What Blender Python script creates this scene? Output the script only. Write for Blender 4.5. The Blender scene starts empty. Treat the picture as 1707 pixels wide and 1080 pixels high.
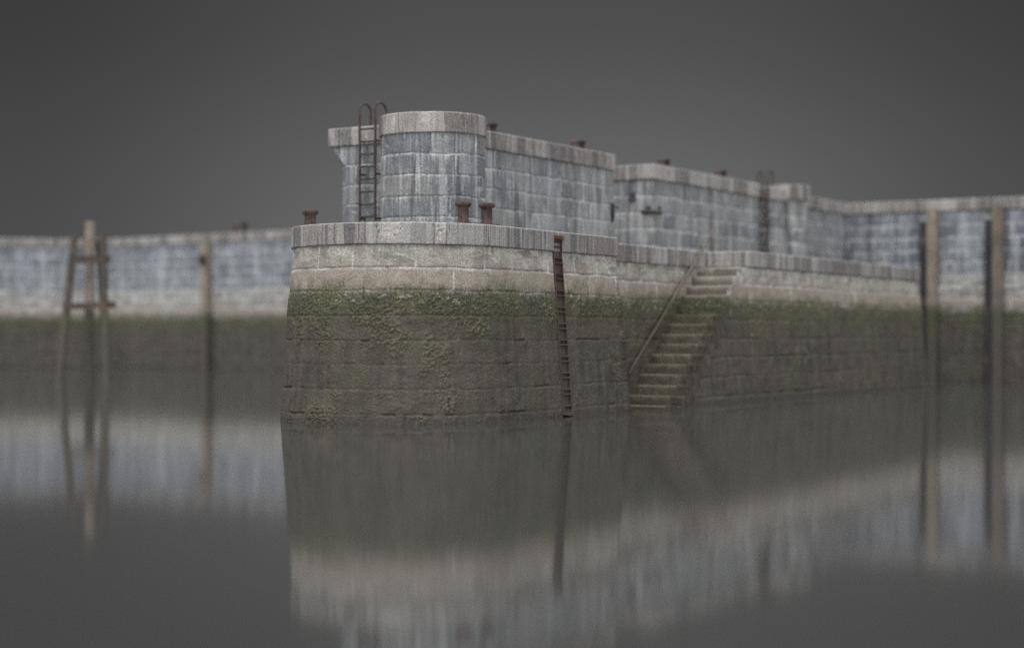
import bpy, bmesh, math, random
import numpy as np
from mathutils import Vector, Matrix

scene = bpy.context.scene
COL = scene.collection
R = math.radians
# ------------------------------------------------------------------ plan frame
A = np.array([0.522, 0.853]); A /= np.linalg.norm(A)      # along the pier, away from the viewer
B = np.array([A[1], -A[0]])                                # across, towards the viewer
DECK = 3.78
UP = 6.40
BAT = 0.075
def P(*v): return np.array(v, float)

# ------------------------------------------------------------------ noise in numpy
def _h(ix, iy, seed):
    n = (ix.astype(np.int64) * 374761393 + iy.astype(np.int64) * 668265263 + int(seed) * 1442695041) & 0x7fffffff
    n = ((n ^ (n >> 13)) * 1274126177) & 0x7fffffff
    n = (n ^ (n >> 16)) & 0xffffff
    return n / float(0xffffff)
def vnoise(x, y, seed=0):
    ix = np.floor(x); iy = np.floor(y); fx = x - ix; fy = y - iy
    fx = fx * fx * fx * (fx * (fx * 6 - 15) + 10); fy = fy * fy * fy * (fy * (fy * 6 - 15) + 10)
    a = _h(ix, iy, seed); b = _h(ix + 1, iy, seed); c = _h(ix, iy + 1, seed); d = _h(ix + 1, iy + 1, seed)
    return (a * (1 - fx) + b * fx) * (1 - fy) + (c * (1 - fx) + d * fx) * fy
def fbm(x, y, seed=0, oct=4):
    t = 0; amp = 1; tot = 0
    for o in range(oct):
        t = t + amp * vnoise(x * 2 ** o + 17.3 * o, y * 2 ** o - 9.1 * o, seed + o * 7); tot += amp; amp *= .5
    return t / tot
def sst(e0, e1, x):
    t = np.clip((x - e0) / (e1 - e0), 0, 1); return t * t * (3 - 2 * t)

# ------------------------------------------------------------------ object helpers
def tag(o, label=None, cat=None, group=None, kind=None):
    if cat and not kind: kind = 'thing'
    if label: o['label'] = label
    if cat: o['category'] = cat
    if group: o['group'] = group
    if kind: o['kind'] = kind
    return o
def empty(name, loc=(0, 0, 0), rz=0.0, **kw):
    o = bpy.data.objects.new(name, None); COL.objects.link(o)
    o.location = loc; o.rotation_euler = (0, 0, rz); o.empty_display_size = .3
    return tag(o, **kw)
def link(name, me, mat, parent=None, world=False):
    o = bpy.data.objects.new(name, me); COL.objects.link(o)
    if mat: me.materials.append(mat)
    if parent:
        o.parent = parent
        if world: o.matrix_parent_inverse = Matrix.LocRotScale(parent.location, parent.rotation_euler, None).inverted()
    return o
def from_bm(name, bm, mat, parent=None, smooth=False, world=False):
    me = bpy.data.meshes.new(name); bm.to_mesh(me); bm.free()
    if smooth:
        for p in me.polygons: p.use_smooth = True
    return link(name, me, mat, parent, world)
def copy_tree(o, parent=None):
    c = o.copy(); COL.objects.link(c)
    if parent: c.parent = parent
    for ch in o.children: copy_tree(ch, c)
    return c
rnd = random.Random(5)

def bm_box(bm, c, ax, ay, az, jitter=0, seg=1):
    """box centred at c with half-vectors"""
    c = Vector(c); ax = Vector(ax); ay = Vector(ay); az = Vector(az)
    vs = []
    for k in (-1, 1):
        for (i, j) in ((-1, -1), (1, -1), (1, 1), (-1, 1)):
            v = c + ax * i + ay * j + az * k
            v += Vector((rnd.uniform(-1, 1), rnd.uniform(-1, 1), rnd.uniform(-1, 1))) * jitter
            vs.append(bm.verts.new(v))
    fs = [(0, 3, 2, 1), (4, 5, 6, 7), (0, 1, 5, 4), (1, 2, 6, 5), (2, 3, 7, 6), (3, 0, 4, 7)]
    out = [bm.faces.new([vs[i] for i in f]) for f in fs]
    return vs
def bm_tube(bm, pts, r, n=10, cap=True, r_fn=None):
    pts = [Vector(p) for p in pts]; rings = []
    up = Vector((0, 0, 1)); last = None
    for i, p in enumerate(pts):
        t = (pts[min(i + 1, len(pts) - 1)] - pts[max(i - 1, 0)]).normalized()
        if last is None:
            ref = up if abs(t.z) < .9 else Vector((1, 0, 0))
            u = t.cross(ref).normalized()
        else:
            u = (last - t * last.dot(t)).normalized()
        last = u; w = t.cross(u)
        rr = r if r_fn is None else r_fn(i / (len(pts) - 1)) * r
        rings.append([bm.verts.new(p + (u * math.cos(a) + w * math.sin(a)) * rr) for a in [2 * math.pi * k / n for k in range(n)]])
    for a, b in zip(rings, rings[1:]):
        for k in range(n): bm.faces.new((a[k], a[(k + 1) % n], b[(k + 1) % n], b[k]))
    if cap:
        bm.faces.new(rings[0][::-1]); bm.faces.new(rings[-1])
def bm_lathe(bm, prof, c=(0, 0, 0), n=28):
    rings = []
    for (r, z) in prof:
        rings.append([bm.verts.new((c[0] + r * math.cos(2 * math.pi * k / n), c[1] + r * math.sin(2 * math.pi * k / n), c[2] + z)) for k in range(n)])
    for a, b in zip(rings, rings[1:]):
        for k in range(n): bm.faces.new((a[k], a[(k + 1) % n], b[(k + 1) % n], b[k]))
    bm.faces.new(rings[0][::-1]); bm.faces.new(rings[-1])

# ------------------------------------------------------------------ masonry sweeps
def subdiv(nodes, ds):
    """ds: one step or a list per segment"""
    segs = len(nodes) - 1
    if not isinstance(ds, (list, tuple)): ds = [ds] * segs
    cnt = [max(1, int(math.ceil(np.linalg.norm(nodes[i + 1] - nodes[i]) / ds[i]))) for i in range(segs)]
    return cnt
def sample(nodes, cnt):
    pts = []
    for i, c in enumerate(cnt):
        for k in range(c): pts.append(nodes[i] + (nodes[i + 1] - nodes[i]) * (k / c))
    pts.append(nodes[-1])
    return np.array(pts)
def normals(pts, closed=False):
    d = np.diff(pts, axis=0); L = np.linalg.norm(d, axis=1); d = d / np.maximum(L, 1e-9)[:, None]
    n = np.stack([d[:, 1], -d[:, 0]], 1)
    n0 = np.vstack([n[-1:] if closed else n[:1], n]); n1 = np.vstack([n, n[:1] if closed else n[-1:]])
    m = n0 + n1; m /= np.maximum(np.linalg.norm(m, axis=1), 1e-9)[:, None]
    c = np.maximum((m * n0).sum(1), .3)
    return m / c[:, None], np.concatenate([[0], np.cumsum(L)])

def block_fields(S, V, bounds, seed, lmin, lmax, jw, warp=.02):
    """joint closeness, block random and block index for points (S, V)"""
    bounds = np.array(bounds); rg = np.random.RandomState(seed)
    wz = (fbm(S * 1.3, V * 1.3, seed + 3, 3) - .5) * warp * 2
    Vw = V + wz
    ci = np.clip(np.searchsorted(bounds, Vw) - 1, 0, len(bounds) - 2)
    dH = np.minimum(np.abs(Vw - bounds[ci]), np.abs(bounds[ci + 1] - Vw))
    dV = np.full(S.shape, 9.0); br = np.zeros(S.shape); br2 = np.zeros(S.shape)
    smin, smax = S.min() - 2, S.max() + 2
    for c in range(len(bounds) - 1):
        m = ci == c
        js = [smin - rg.rand() * lmax]
        while js[-1] < smax: js.append(js[-1] + lmin + (lmax - lmin) * rg.rand())
        js = np.array(js); rr = rg.rand(len(js)); r2 = rg.rand(len(js))
        if not m.any(): continue
        sw = S[m] + (fbm(V[m] * 3, S[m] * .7, seed + 5, 3) - .5) * warp * 2
        k = np.clip(np.searchsorted(js, sw) - 1, 0, len(js) - 2)
        dV[m] = np.minimum(np.abs(sw - js[k]), np.abs(js[k + 1] - sw)); br[m] = rr[k]; br2[m] = r2[k]
    d = np.minimum(dH, dV)
    wob = jw * 2.0 * (.45 + 1.1 * fbm(S * 5, V * 5, seed + 9, 3))
    j = 1 - np.clip(d / wob, 0, 1)
    below = np.exp(-np.maximum(bounds[ci + 1] - Vw, 0) / .16) if len(bounds) > 3 else np.exp(-np.abs(V.max() - V) / .18)
    return j, br, br2, below

def sweep(name, nodes, prof, ds, mat, parent, seed=1, bounds=None, lmin=.8, lmax=1.5, jw=.022,
          recess=.012, rough=.006, weed=0.0, chips=(), slot=None, closed=False, disp=True, s_off=0.0, block_off=.006):
    """nodes: list of plan points or callable(z) giving one; prof: array of (offset_out, z, v)"""
    fn = nodes if callable(nodes) else (lambda z: nodes)
    cnt = subdiv(fn(prof[0][1]), ds)
    rows = []; S0 = None
    prof = np.array(prof, float)
    for (off, z, v) in prof:
        pts = sample(fn(z), cnt); nn, s = normals(pts, closed)
        if S0 is None: S0 = s
        rows.append((pts, nn, s, off, z, v))
    nv = len(prof); ns = len(rows[0][0])
    S = np.stack([r[2] + (S0[-1] - r[2][-1]) for r in rows]) + s_off; V = np.repeat(prof[:, 2][:, None], ns, 1)
    X = np.stack([r[0] for r in rows]); N = np.stack([r[1] for r in rows])
    Z = np.repeat(prof[:, 1][:, None], ns, 1); O = np.repeat(prof[:, 0][:, None], ns, 1)
    if bounds is None: bounds = [-5, 20]
    j, br, br2, d = block_fields(S, V, bounds, seed, lmin, lmax, jw)
    w = np.zeros(S.shape); D = np.zeros(S.shape)
    if disp:
        D -= sst(.45, .8, j) * recess * (1 - .88 * (1 - sst(1.7, 2.5, V)))
        D += (br2 - .5) * block_off * (1 - j)
        D += (fbm(S * 6, V * 6, seed + 20, 4) - .5) * rough * 2
        D += (fbm(S * 22, V * 22, seed + 21, 2) - .5) * rough * .9
    if weed > 0:
        big = fbm(S * 1.1 + 3, V * 1.0, seed + 30, 4)
        mid = fbm(S * 2.6, V * 1.9 + 40, seed + 31, 3)
        zone = (1 - sst(1.95, 2.6, V)) 
        w = sst(.55, .68, big * .5 + mid * .5 + .09 * sst(.9, 2.2, V) ) * zone
        w = np.maximum(w, sst(1.85, 2.1, V) * (1 - sst(2.30, 2.58, V)) * .7 * sst(.3, .6, fbm(S * 4, V * 5, seed + 33, 3)))
        r1 = 1 - np.abs(2 * fbm(S * 15 + V * 6 + 4 * mid, V * 19 - S * 5 + big * 9, seed + 34, 3) - 1) * 2.6
        r2 = 1 - np.abs(2 * fbm(S * 17 - V * 5, V * 21 + S * 4, seed + 35, 2) - 1) * 1.8
        D += w * weed * (np.clip(r1, 0, 1) ** 1.5 * .036 + np.clip(r2, 0, 1) * .012)
        # long open cracks on the bed joints low on the wall
        cr = sst(.58, .68, vnoise(S * .9, np.floor(V * 2.13) * 3.7, seed + 36)) * (1 - sst(1.8, 2.1, V))
        D -= cr * sst(.4, .8, j) * .034 * sst(.42, .52, fbm(S * 3, V * 3, seed + 37, 3))
    for (cs, cv, rs, rv, dp) in chips:
        q = ((S - cs) / rs) ** 2 + ((V - cv) / rv) ** 2
        edge = 1 + (fbm(S * 14, V * 14, seed + 50, 3) - .5) * 1.1
        m = 1 - sst(.55, 1.0, q * edge)
        j = np.maximum(j, np.clip(1 - np.abs(m - .45) / .45, 0, 1) * sst(.25, -.35, (V - cv) / rv))
        w = np.maximum(w, m)
        D -= m * dp * (.55 + .9 * fbm(S * 25, V * 25, seed + 51, 2))
    if slot:
        s0, s1, v0, v1, dp = slot
        m = (S > s0) & (S < s1) & (V > v0) & (V < v1)
        D = np.where(m, -dp, D)
    OO = (O + D)[..., None]
    XY = X + N * OO
    co = np.concatenate([XY, Z[..., None]], 2).reshape(-1, 3)
    i = np.arange(nv - 1)[:, None] * ns + np.arange(ns - 1)[None, :]
    f = np.stack([i, i + 1, i + 1 + ns, i + ns], -1).reshape(-1, 4)
    return grid_mesh(name, co, f, mat, parent, S, V, j, br, br2, w, seed, d)

def grid_mesh(name, co, f, mat, parent, S, V, j, br, br2, w, seed, below=None):
    me = bpy.data.meshes.new(name)
    me.vertices.add(len(co)); me.vertices.foreach_set('co', co.astype(np.float32).ravel())
    me.loops.add(f.size); me.loops.foreach_set('vertex_index', f.astype(np.int32).ravel())
    me.polygons.add(len(f)); me.polygons.foreach_set('loop_start', np.arange(0, f.size, 4, dtype=np.int32))
    me.polygons.foreach_set('loop_total', np.full(len(f), 4, np.int32))
    me.update(calc_edges=True); me.validate()
    sv = np.stack([S, V, np.full(S.shape, seed * 3.17)], -1).reshape(-1, 3)
    a = me.attributes.new('sv', 'FLOAT_VECTOR', 'POINT'); a.data.foreach_set('vector', sv.astype(np.float32).ravel())
    if below is None: below = np.zeros(S.shape)
    for n, arr in (('joint', j), ('block', br), ('block2', br2), ('weed', w), ('below', below)):
        a = me.attributes.new(n, 'FLOAT', 'POINT'); a.data.foreach_set('value', arr.astype(np.float32).ravel())
    return link(name, me, mat, parent)

def wall_prof(z0, z1, dz, bat=0.0, ztop=None):
    n = int(math.ceil((z1 - z0) / dz)); zs = np.linspace(z0, z1, n + 1); zt = z1 if ztop is None else ztop
    return [(bat * max(0, zt - z), z, z) for z in zs]
def coping_prof(z0, z1, dz, over=.04, width=.55, rad=.03):
    pr = [(-.02, z0, z0 - .05), (over - .004, z0, z0 - .012), (over, z0 + .006, z0)]
    n = int(math.ceil((z1 - z0 - rad) / dz))
    for k in range(1, n + 1):
        z = z0 + .006 + (z1 - rad - z0 - .006) * k / n; pr.append((over, z, z))
    for a in (25, 50, 75, 90):
        pr.append((over - rad + rad * math.cos(R(a)), z1 - rad + rad * math.sin(R(a)), z1 + .01 * a / 90))
    m = max(2, int(width / .12))
    for k in range(1, m + 1): pr.append((over - rad - (width - rad) * k / m, z1, z1 + .02 + width * k / m))
    return pr
def flat(name, pts, z, mat, parent, thick=.2):
    bm = bmesh.new()
    top = [bm.verts.new((p[0], p[1], z)) for p in pts]; bot = [bm.verts.new((p[0], p[1], z - thick)) for p in pts]
    f = bm.faces.new(top); f.normal_update()
    if f.normal.z < 0: f.normal_flip()
    bm.faces.new(bot)
    n = len(pts)
    for i in range(n): bm.faces.new((top[i], top[(i + 1) % n], bot[(i + 1) % n], bot[i]))
    bmesh.ops.recalc_face_normals(bm, faces=bm.faces)
    return from_bm(name, bm, mat, parent)

# ------------------------------------------------------------------ node helpers
class NT:
    def __init__(s, nt):
        s.nt = nt; s.N = nt.nodes; s.L = nt.links
    def n(s, t, **kw):
        o = s.N.new(t)
        for k, v in kw.items(): setattr(o, k, v)
        return o
    def put(s, sock, v):
        if isinstance(v, bpy.types.NodeSocket): s.L.new(v, sock)
        else:
            if isinstance(v, (tuple, list)) and sock.type == 'RGBA' and len(v) == 3: v = (*v, 1)
            sock.default_value = v
    def attr(s, name, vec=False):
        o = s.n('ShaderNodeAttribute', attribute_name=name); return o.outputs['Vector' if vec else 'Fac']
    def math(s, op, a, b=0.0, c=0.0, clamp=False):
        o = s.n('ShaderNodeMath', operation=op, use_clamp=clamp); s.put(o.inputs[0], a); s.put(o.inputs[1], b)
        if len(o.inputs) > 2: s.put(o.inputs[2], c)
        return o.outputs[0]
    def add(s, a, b): return s.math('ADD', a, b)
    def mul(s, a, b, clamp=False): return s.math('MULTIPLY', a, b, clamp=clamp)
    def sub(s, a, b): return s.math('SUBTRACT', a, b)
    def mr(s, v, a, b, c=0.0, d=1.0, smooth=True):
        o = s.n('ShaderNodeMapRange', interpolation_type='SMOOTHSTEP' if smooth else 'LINEAR')
        s.put(o.inputs['Value'], v); s.put(o.inputs['From Min'], a); s.put(o.inputs['From Max'], b); s.put(o.inputs['To Min'], c); s.put(o.inputs['To Max'], d)
        return o.outputs[0]
    def mix(s, f, a, b, mode='MIX'):
        o = s.n('ShaderNodeMix', data_type='RGBA', blend_type=mode); s.put(o.inputs[0], f); s.put(o.inputs[6], a); s.put(o.inputs[7], b)
        return o.outputs[2]
    def scale(s, vec, sc, loc=(0, 0, 0)):
        o = s.n('ShaderNodeMapping'); s.put(o.inputs['Vector'], vec); o.inputs['Scale'].default_value = sc; o.inputs['Location'].default_value = loc
        return o.outputs[0]
    def noise(s, vec, sc=1.0, det=4.0, rough=.55, dist=0.0):
        o = s.n('ShaderNodeTexNoise'); s.put(o.inputs['Vector'], vec); s.put(o.inputs['Scale'], sc)
        o.inputs['Detail'].default_value = det; o.inputs['Roughness'].default_value = rough; o.inputs['Distortion'].default_value = dist
        return o.outputs['Fac']
    def vor(s, vec, sc, feat='F1'):
        o = s.n('ShaderNodeTexVoronoi', feature=feat); s.put(o.inputs['Vector'], vec); s.put(o.inputs['Scale'], sc); return o.outputs['Distance']
def newmat(name):
    m = bpy.data.materials.new(name); m.use_nodes = True; nt = NT(m.node_tree)
    bs = nt.N['Principled BSDF']; return m, nt, bs
def posz(nt):
    g = nt.n('ShaderNodeNewGeometry'); x = nt.n('ShaderNodeSeparateXYZ'); nt.L.new(g.outputs['Position'], x.inputs[0]); return x.outputs[2], g.outputs['Position']

def stone_material(name, kind, tint=(1, 1, 1), bstr=1.0):
    """kind: wall / coping / step ; tidal zones follow the real height above the water"""
    m, nt, bs = newmat(name)
    sv = nt.attr('sv', True); j = nt.attr('joint'); b = nt.attr('block'); b2 = nt.attr('block2'); w = nt.attr('weed'); bel = nt.attr('below')
    z, pos = posz(nt)
    big = nt.noise(nt.scale(sv, (.7, .9, 1)), 1, 4, .6)
    mid = nt.noise(nt.scale(sv, (3.5, 3.5, 1)), 1, 5, .6)
    fine = nt.noise(nt.scale(sv, (22, 22, 1)), 1, 5, .65)
    grit = nt.noise(nt.scale(sv, (80, 80, 1)), 1, 2, .6)
    stk = nt.noise(nt.scale(sv, (5.5, .35, 1)), 1, 4, .6, .3)
    stk2 = nt.noise(nt.scale(sv, (19, .7, 1), (5, 3, 0)), 1, 4, .6, .2)
    stk3 = nt.noise(nt.scale(sv, (48, 1.3, 1), (15, 8, 0)), 1, 3, .6)
    # the upper, dry stone: blue grey
    tone = nt.add(nt.add(nt.mul(b, .24), nt.mul(mid, .48)), nt.mul(stk, .42))
    up = nt.mix(nt.mr(tone, .30, .86), (.094, .105, .123), (.285, .294, .31))
    up = nt.mix(nt.mul(nt.mr(b2, .6, .95), .45), up, (.225, .215, .195))
    wm = nt.mr(nt.noise(nt.scale(sv, (1.2, .6, 1), (31, 2, 0)), 1, 3, .6), .38, .62)
    up = nt.mix(nt.mul(nt.mul(nt.mr(stk, .47, .62), wm), .75), up, (.062, .068, .080))
    up = nt.mix(nt.mul(nt.mul(nt.mr(stk2, .50, .68), nt.sub(1.15, wm)), .65), up, (.50, .51, .52))
    up = nt.mix(nt.mul(nt.mul(nt.mul(nt.mr(stk2, .46, .60), nt.mr(nt.noise(nt.scale(sv, (1.7, 1.7, 1), (2, 7, 0)), 1, 3, .6), .46, .60)), nt.mr(bel, .10, .9)), .85), up, (.50, .51, .50))
    up = nt.mix(nt.mul(nt.mr(stk3, .60, .75), .3), up, (.09, .09, .095))
    up = nt.mix(nt.mr(fine, .3, .75, 0, .35), up, (.33, .335, .33))
    st1 = nt.noise(nt.scale(sv, (2.7, .16, 1), (41, 3, 0)), 1, 3, .65, .4)
    up = nt.mix(nt.mul(nt.mr(st1, .575, .615), .62), up, (.068, .066, .066))
    up = nt.mix(nt.mul(nt.mr(st1, .425, .385), .50), up, (.45, .455, .46))
    bl = nt.noise(nt.scale(sv, (1.9, 2.6, 1), (13, 23, 0)), 1, 5, .7, .8)
    up = nt.mix(nt.mul(nt.mr(bl, .60, .68), .6), up, (.44, .445, .44))
    # pale washed stone
    pale = nt.mix(nt.mr(nt.add(nt.mul(mid, .6), nt.mul(big, .5)), .35, .75), (.235, .225, .195), (.50, .475, .42))
    pale = nt.mix(nt.mul(nt.mr(b, .3, .9), .3), pale, (.24, .225, .205))
    pale = nt.mix(nt.mul(nt.mr(nt.noise(nt.scale(sv, (9, 9, 1), (7, 2, 0)), 1, 3, .6), .62, .70), .7), pale, (.085, .082, .075))
    pale = nt.mix(nt.mul(nt.mr(stk2, .58, .74), .5), pale, (.50, .485, .45))
    pale = nt.mix(nt.mul(nt.mul(nt.mr(stk2, .45, .60), nt.mr(bel, .2, .95)), .6), pale, (.56, .55, .52))
    pale = nt.mix(nt.mul(nt.mr(nt.noise(nt.scale(sv, (1.6, 5, 1), (3, 20, 0)), 1, 5, .65), .50, .60), .72), pale, (.15, .147, .135))
    pale = nt.mix(nt.mul(nt.mr(st1, .60, .66), .30), pale, (.135, .130, .118))
    pale = nt.mix(nt.mul(nt.mr(st1, .42, .36), .28), pale, (.54, .53, .49))
    pale = nt.mix(nt.mul(nt.mr(bl, .57, .66), .65), pale, (.56, .55, .51))
    pits = nt.vor(nt.scale(sv, (13, 13, 1), (2, 2, 0)), 1)
    pale = nt.mix(nt.mul(nt.mul(nt.mr(pits, .20, .12), nt.mr(bl, .46, .38)), .85), pale, (.05, .048, .044))
    # brown iron stained band
    brown = nt.mix(mid, (.20, .172, .14), (.40, .35, .295))
    brown = nt.mix(nt.mul(nt.mr(stk2, .60, .75), .4), brown, (.42, .38, .33))
    # algae band
    alg = nt.mix(nt.mr(fine, .35, .65), (.038, .042, .022), (.135, .140, .072))
    alg = nt.mix(nt.mul(nt.mr(big, .45, .62), .5), alg, (.060, .056, .047))
    spots = nt.noise(nt.scale(sv, (6.5, 9, 1), (1, 9, 0)), 1, 5, .72)
    sp_zone = nt.mul(nt.mr(z, 2.12, 2.28), nt.mr(z, 2.62, 2.46))
    alg = nt.mix(nt.mul(nt.mul(nt.mr(spots, .55, .64), sp_zone), nt.mr(bl, .42, .60, .15, .85)), alg, (.40, .38, .32))
    alg = nt.mix(nt.mul(nt.mul(nt.mr(spots, .44, .36), sp_zone), .7), alg, (.055, .062, .075))
    # submerged part, silt covered
    low = nt.mix(nt.mr(nt.add(nt.mul(mid, .5), nt.mul(stk, .55)), .3, .75), (.040, .036, .028), (.106, .094, .073))
    low = nt.mix(nt.mul(nt.mr(b, .2, .9), .35), low, (.100, .082, .066))
    low = nt.mix(nt.mul(nt.mr(nt.noise(nt.scale(sv, (1.3, .8, 1), (3, 3, 0)), 1, 4, .6), .5, .66), .6), low, (.074, .080, .048))
    low = nt.mix(nt.mul(nt.mr(stk2, .62, .76), .35), low, (.15, .15, .14))
    low = nt.mix(nt.mul(w, nt.mr(fine, .3, .7, .15, .75)), low, (.125, .120, .075))
    low = nt.mix(nt.mr(z, .22, .02, 0, .5), low, (.045, .042, .034))
    # zones by height
    hz = nt.add(nt.add(z, nt.mul(nt.sub(big, .5), .40)), nt.add(nt.mul(nt.sub(mid, .5), .34), nt.add(nt.mul(nt.sub(stk2, .5), .24), nt.mul(nt.sub(fine, .5), .30))))
    c = nt.mix(nt.mr(hz, 3.62, 3.98), pale, up)
    c = nt.mix(nt.mr(nt.add(hz, nt.mul(nt.sub(bl, .5), .5)), 3.26, 2.76), c, brown)
    if kind == 'coping':
        m1 = nt.mr(nt.noise(nt.scale(sv, (1.1, .15, 1), (11, 5, 0)), 1, 4, .6), .44, .60)
        cop = nt.mix(nt.mr(nt.add(nt.mul(b, .6), nt.mul(mid, .5)), .28, .82), (.150, .130, .122), (.365, .338, .322))
        cop = nt.mix(nt.mul(nt.mr(b2, .5, .9), .5), cop, (.30, .30, .29))
        cop = nt.mix(nt.mul(nt.mul(nt.mr(stk2, .42, .58), m1), .88), cop, (.072, .065, .063))
        cop = nt.mix(nt.mul(nt.mul(nt.mr(stk3, .50, .64), m1), .65), cop, (.47, .45, .425))
        cop = nt.mix(nt.mul(nt.mr(stk2, .60, .70), .45), cop, (.50, .48, .455))
        cop = nt.mix(nt.mul(nt.mr(nt.noise(nt.scale(sv, (2.1, .12, 1), (9, 1, 0)), 1, 3, .6), .54, .565), .78), cop, (.085, .082, .086))
        cop = nt.mix(nt.mul(nt.mr(st1, .44, .39), .5), cop, (.47, .455, .44))
        cop = nt.mix(nt.mr(fine, .35, .75, 0, .4), cop, (.42, .40, .38))
        c = nt.mix(nt.mul(w, nt.mr(fine, .35, .6, .2, .75)), cop, (.50, .48, .45))
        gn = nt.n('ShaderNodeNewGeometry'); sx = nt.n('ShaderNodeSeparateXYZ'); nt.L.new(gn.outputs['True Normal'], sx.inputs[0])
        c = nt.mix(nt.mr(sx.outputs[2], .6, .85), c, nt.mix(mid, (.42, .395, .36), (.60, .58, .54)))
        c = nt.mix(nt.mul(nt.mr(j, .5, .8), .8), c, (.085, .08, .075))
    # mortar: white and broken above the tide, dark below
    jn = nt.noise(nt.scale(sv, (2.0, 2.0, 1), (4, 0, 0)), 1, 5, .7)
    jm = nt.mr(nt.add(j, nt.mul(nt.sub(jn, .5), 2.4)), .55, .92)
    jm = nt.mul(jm, nt.mr(j, .0, .35))
    jc = nt.mul(nt.mr(j, .68, .88), nt.mr(nt.noise(nt.scale(sv, (2.6, 2.6, 1), (14, 6, 0)), 1, 3, .6), .50, .58))
    if kind == 'wall':
        c = nt.mix(nt.mul(jm, .78), c, nt.mix(fine, (.38, .385, .38), (.66, .66, .64)))
        c = nt.mix(nt.mul(jc, .75), c, (.055, .055, .055))
    if kind == 'step':
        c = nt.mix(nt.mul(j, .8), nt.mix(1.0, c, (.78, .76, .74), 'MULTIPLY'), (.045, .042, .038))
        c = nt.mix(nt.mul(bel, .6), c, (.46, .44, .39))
    c2 = nt.mix(nt.mr(hz, 2.80, 2.36), c, alg)
    lowj = nt.mix(nt.mul(nt.mul(nt.mr(j, .5, .9), nt.mr(jn, .46, .60)), .38), low, nt.mix(nt.mr(mid, .42, .56), (.022, .019, .015), (.15, .145, .125)))
    if kind == 'step': 
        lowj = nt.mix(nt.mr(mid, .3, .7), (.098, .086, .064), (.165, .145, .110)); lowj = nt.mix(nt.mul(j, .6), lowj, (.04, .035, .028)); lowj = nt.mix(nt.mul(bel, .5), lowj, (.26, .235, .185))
    hl = nt.add(hz, nt.mul(nt.sub(big, .5), 1.3))
    c3 = nt.mix(nt.mul(nt.mr(hl, 2.30, 1.90), nt.mr(nt.noise(nt.scale(sv, (7, 7, 1), (6, 6, 0)), 1, 5, .7), .3, .5, nt.mr(z, 2.1, 1.3, .2, 1), 1)), c2, lowj)
    if tint != (1, 1, 1): c3 = nt.mix(1.0, c3, tint, 'MULTIPLY')
    g2 = nt.noise(nt.scale(sv, (34, 34, 1), (3, 8, 0)), 1, 3, .7)
    c3 = nt.mix(nt.mr(g2, .42, .66, .0, .55), c3, nt.mix(1.0, c3, (.45, .45, .46), 'MULTIPLY'))
    c3 = nt.mix(nt.mr(g2, .50, .32, .0, .5), c3, nt.mix(1.0, c3, (1.7, 1.7, 1.68), 'MULTIPLY'))
    nt.put(bs.inputs['Base Color'], c3)
    nt.put(bs.inputs['Roughness'], nt.mr(z, 1.5, 2.7, .62, .88))
    bs.inputs['Specular IOR Level'].default_value = .35
    h = nt.add(nt.add(nt.mul(fine, .55), nt.mul(grit, .22)), nt.add(nt.mul(mid, .5), nt.mul(j, -.45)))
    lump = nt.noise(nt.scale(sv, (9, 12, 1), (0, 4, 0)), 1, 5, .65, 1.2)
    h = nt.add(h, nt.mul(nt.add(fine, nt.mul(lump, 1.6)), nt.mul(nt.mr(z, 2.7, 2.4), nt.mr(big, .35, .6, .25, 1))))
    bp = nt.n('ShaderNodeBump'); bp.inputs['Strength'].default_value = .75 * bstr; bp.inputs['Distance'].default_value = .03
    nt.put(bp.inputs['Height'], h); nt.L.new(bp.outputs[0], bs.inputs['Normal'])
    return m

def rust_material(name, dark=(.028, .023, .022), mid_c=(.082, .054, .048), light=(.15, .098, .085), paint=None):
    m, nt, bs = newmat(name)
    tc = nt.n('ShaderNodeTexCoord'); o = tc.outputs['Object']
    a = nt.noise(o, 9, 5, .65); f = nt.noise(o, 60, 3, .6); s = nt.noise(nt.scale(o, (14, 14, 2)), 1, 3, .6)
    c = nt.mix(nt.mr(a, .35, .62), dark, mid_c); c = nt.mix(nt.mul(nt.mr(f, .52, .68), .8), c, light)
    c = nt.mix(nt.mul(nt.mr(s, .55, .7), .5), c, (.11, .10, .10))
    z, pos = posz(nt)
    c = nt.mix(nt.mr(z, 2.75, 2.35), c, nt.mix(a, (.050, .043, .032), (.105, .086, .064)))
    nt.put(bs.inputs['Base Color'], c); bs.inputs['Roughness'].default_value = .8; bs.inputs['Specular IOR Level'].default_value = .3
    bp = nt.n('ShaderNodeBump'); bp.inputs['Strength'].default_value = .6; bp.inputs['Distance'].default_value = .006
    nt.put(bp.inputs['Height'], nt.add(f, a)); nt.L.new(bp.outputs[0], bs.inputs['Normal'])
    return m
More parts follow.
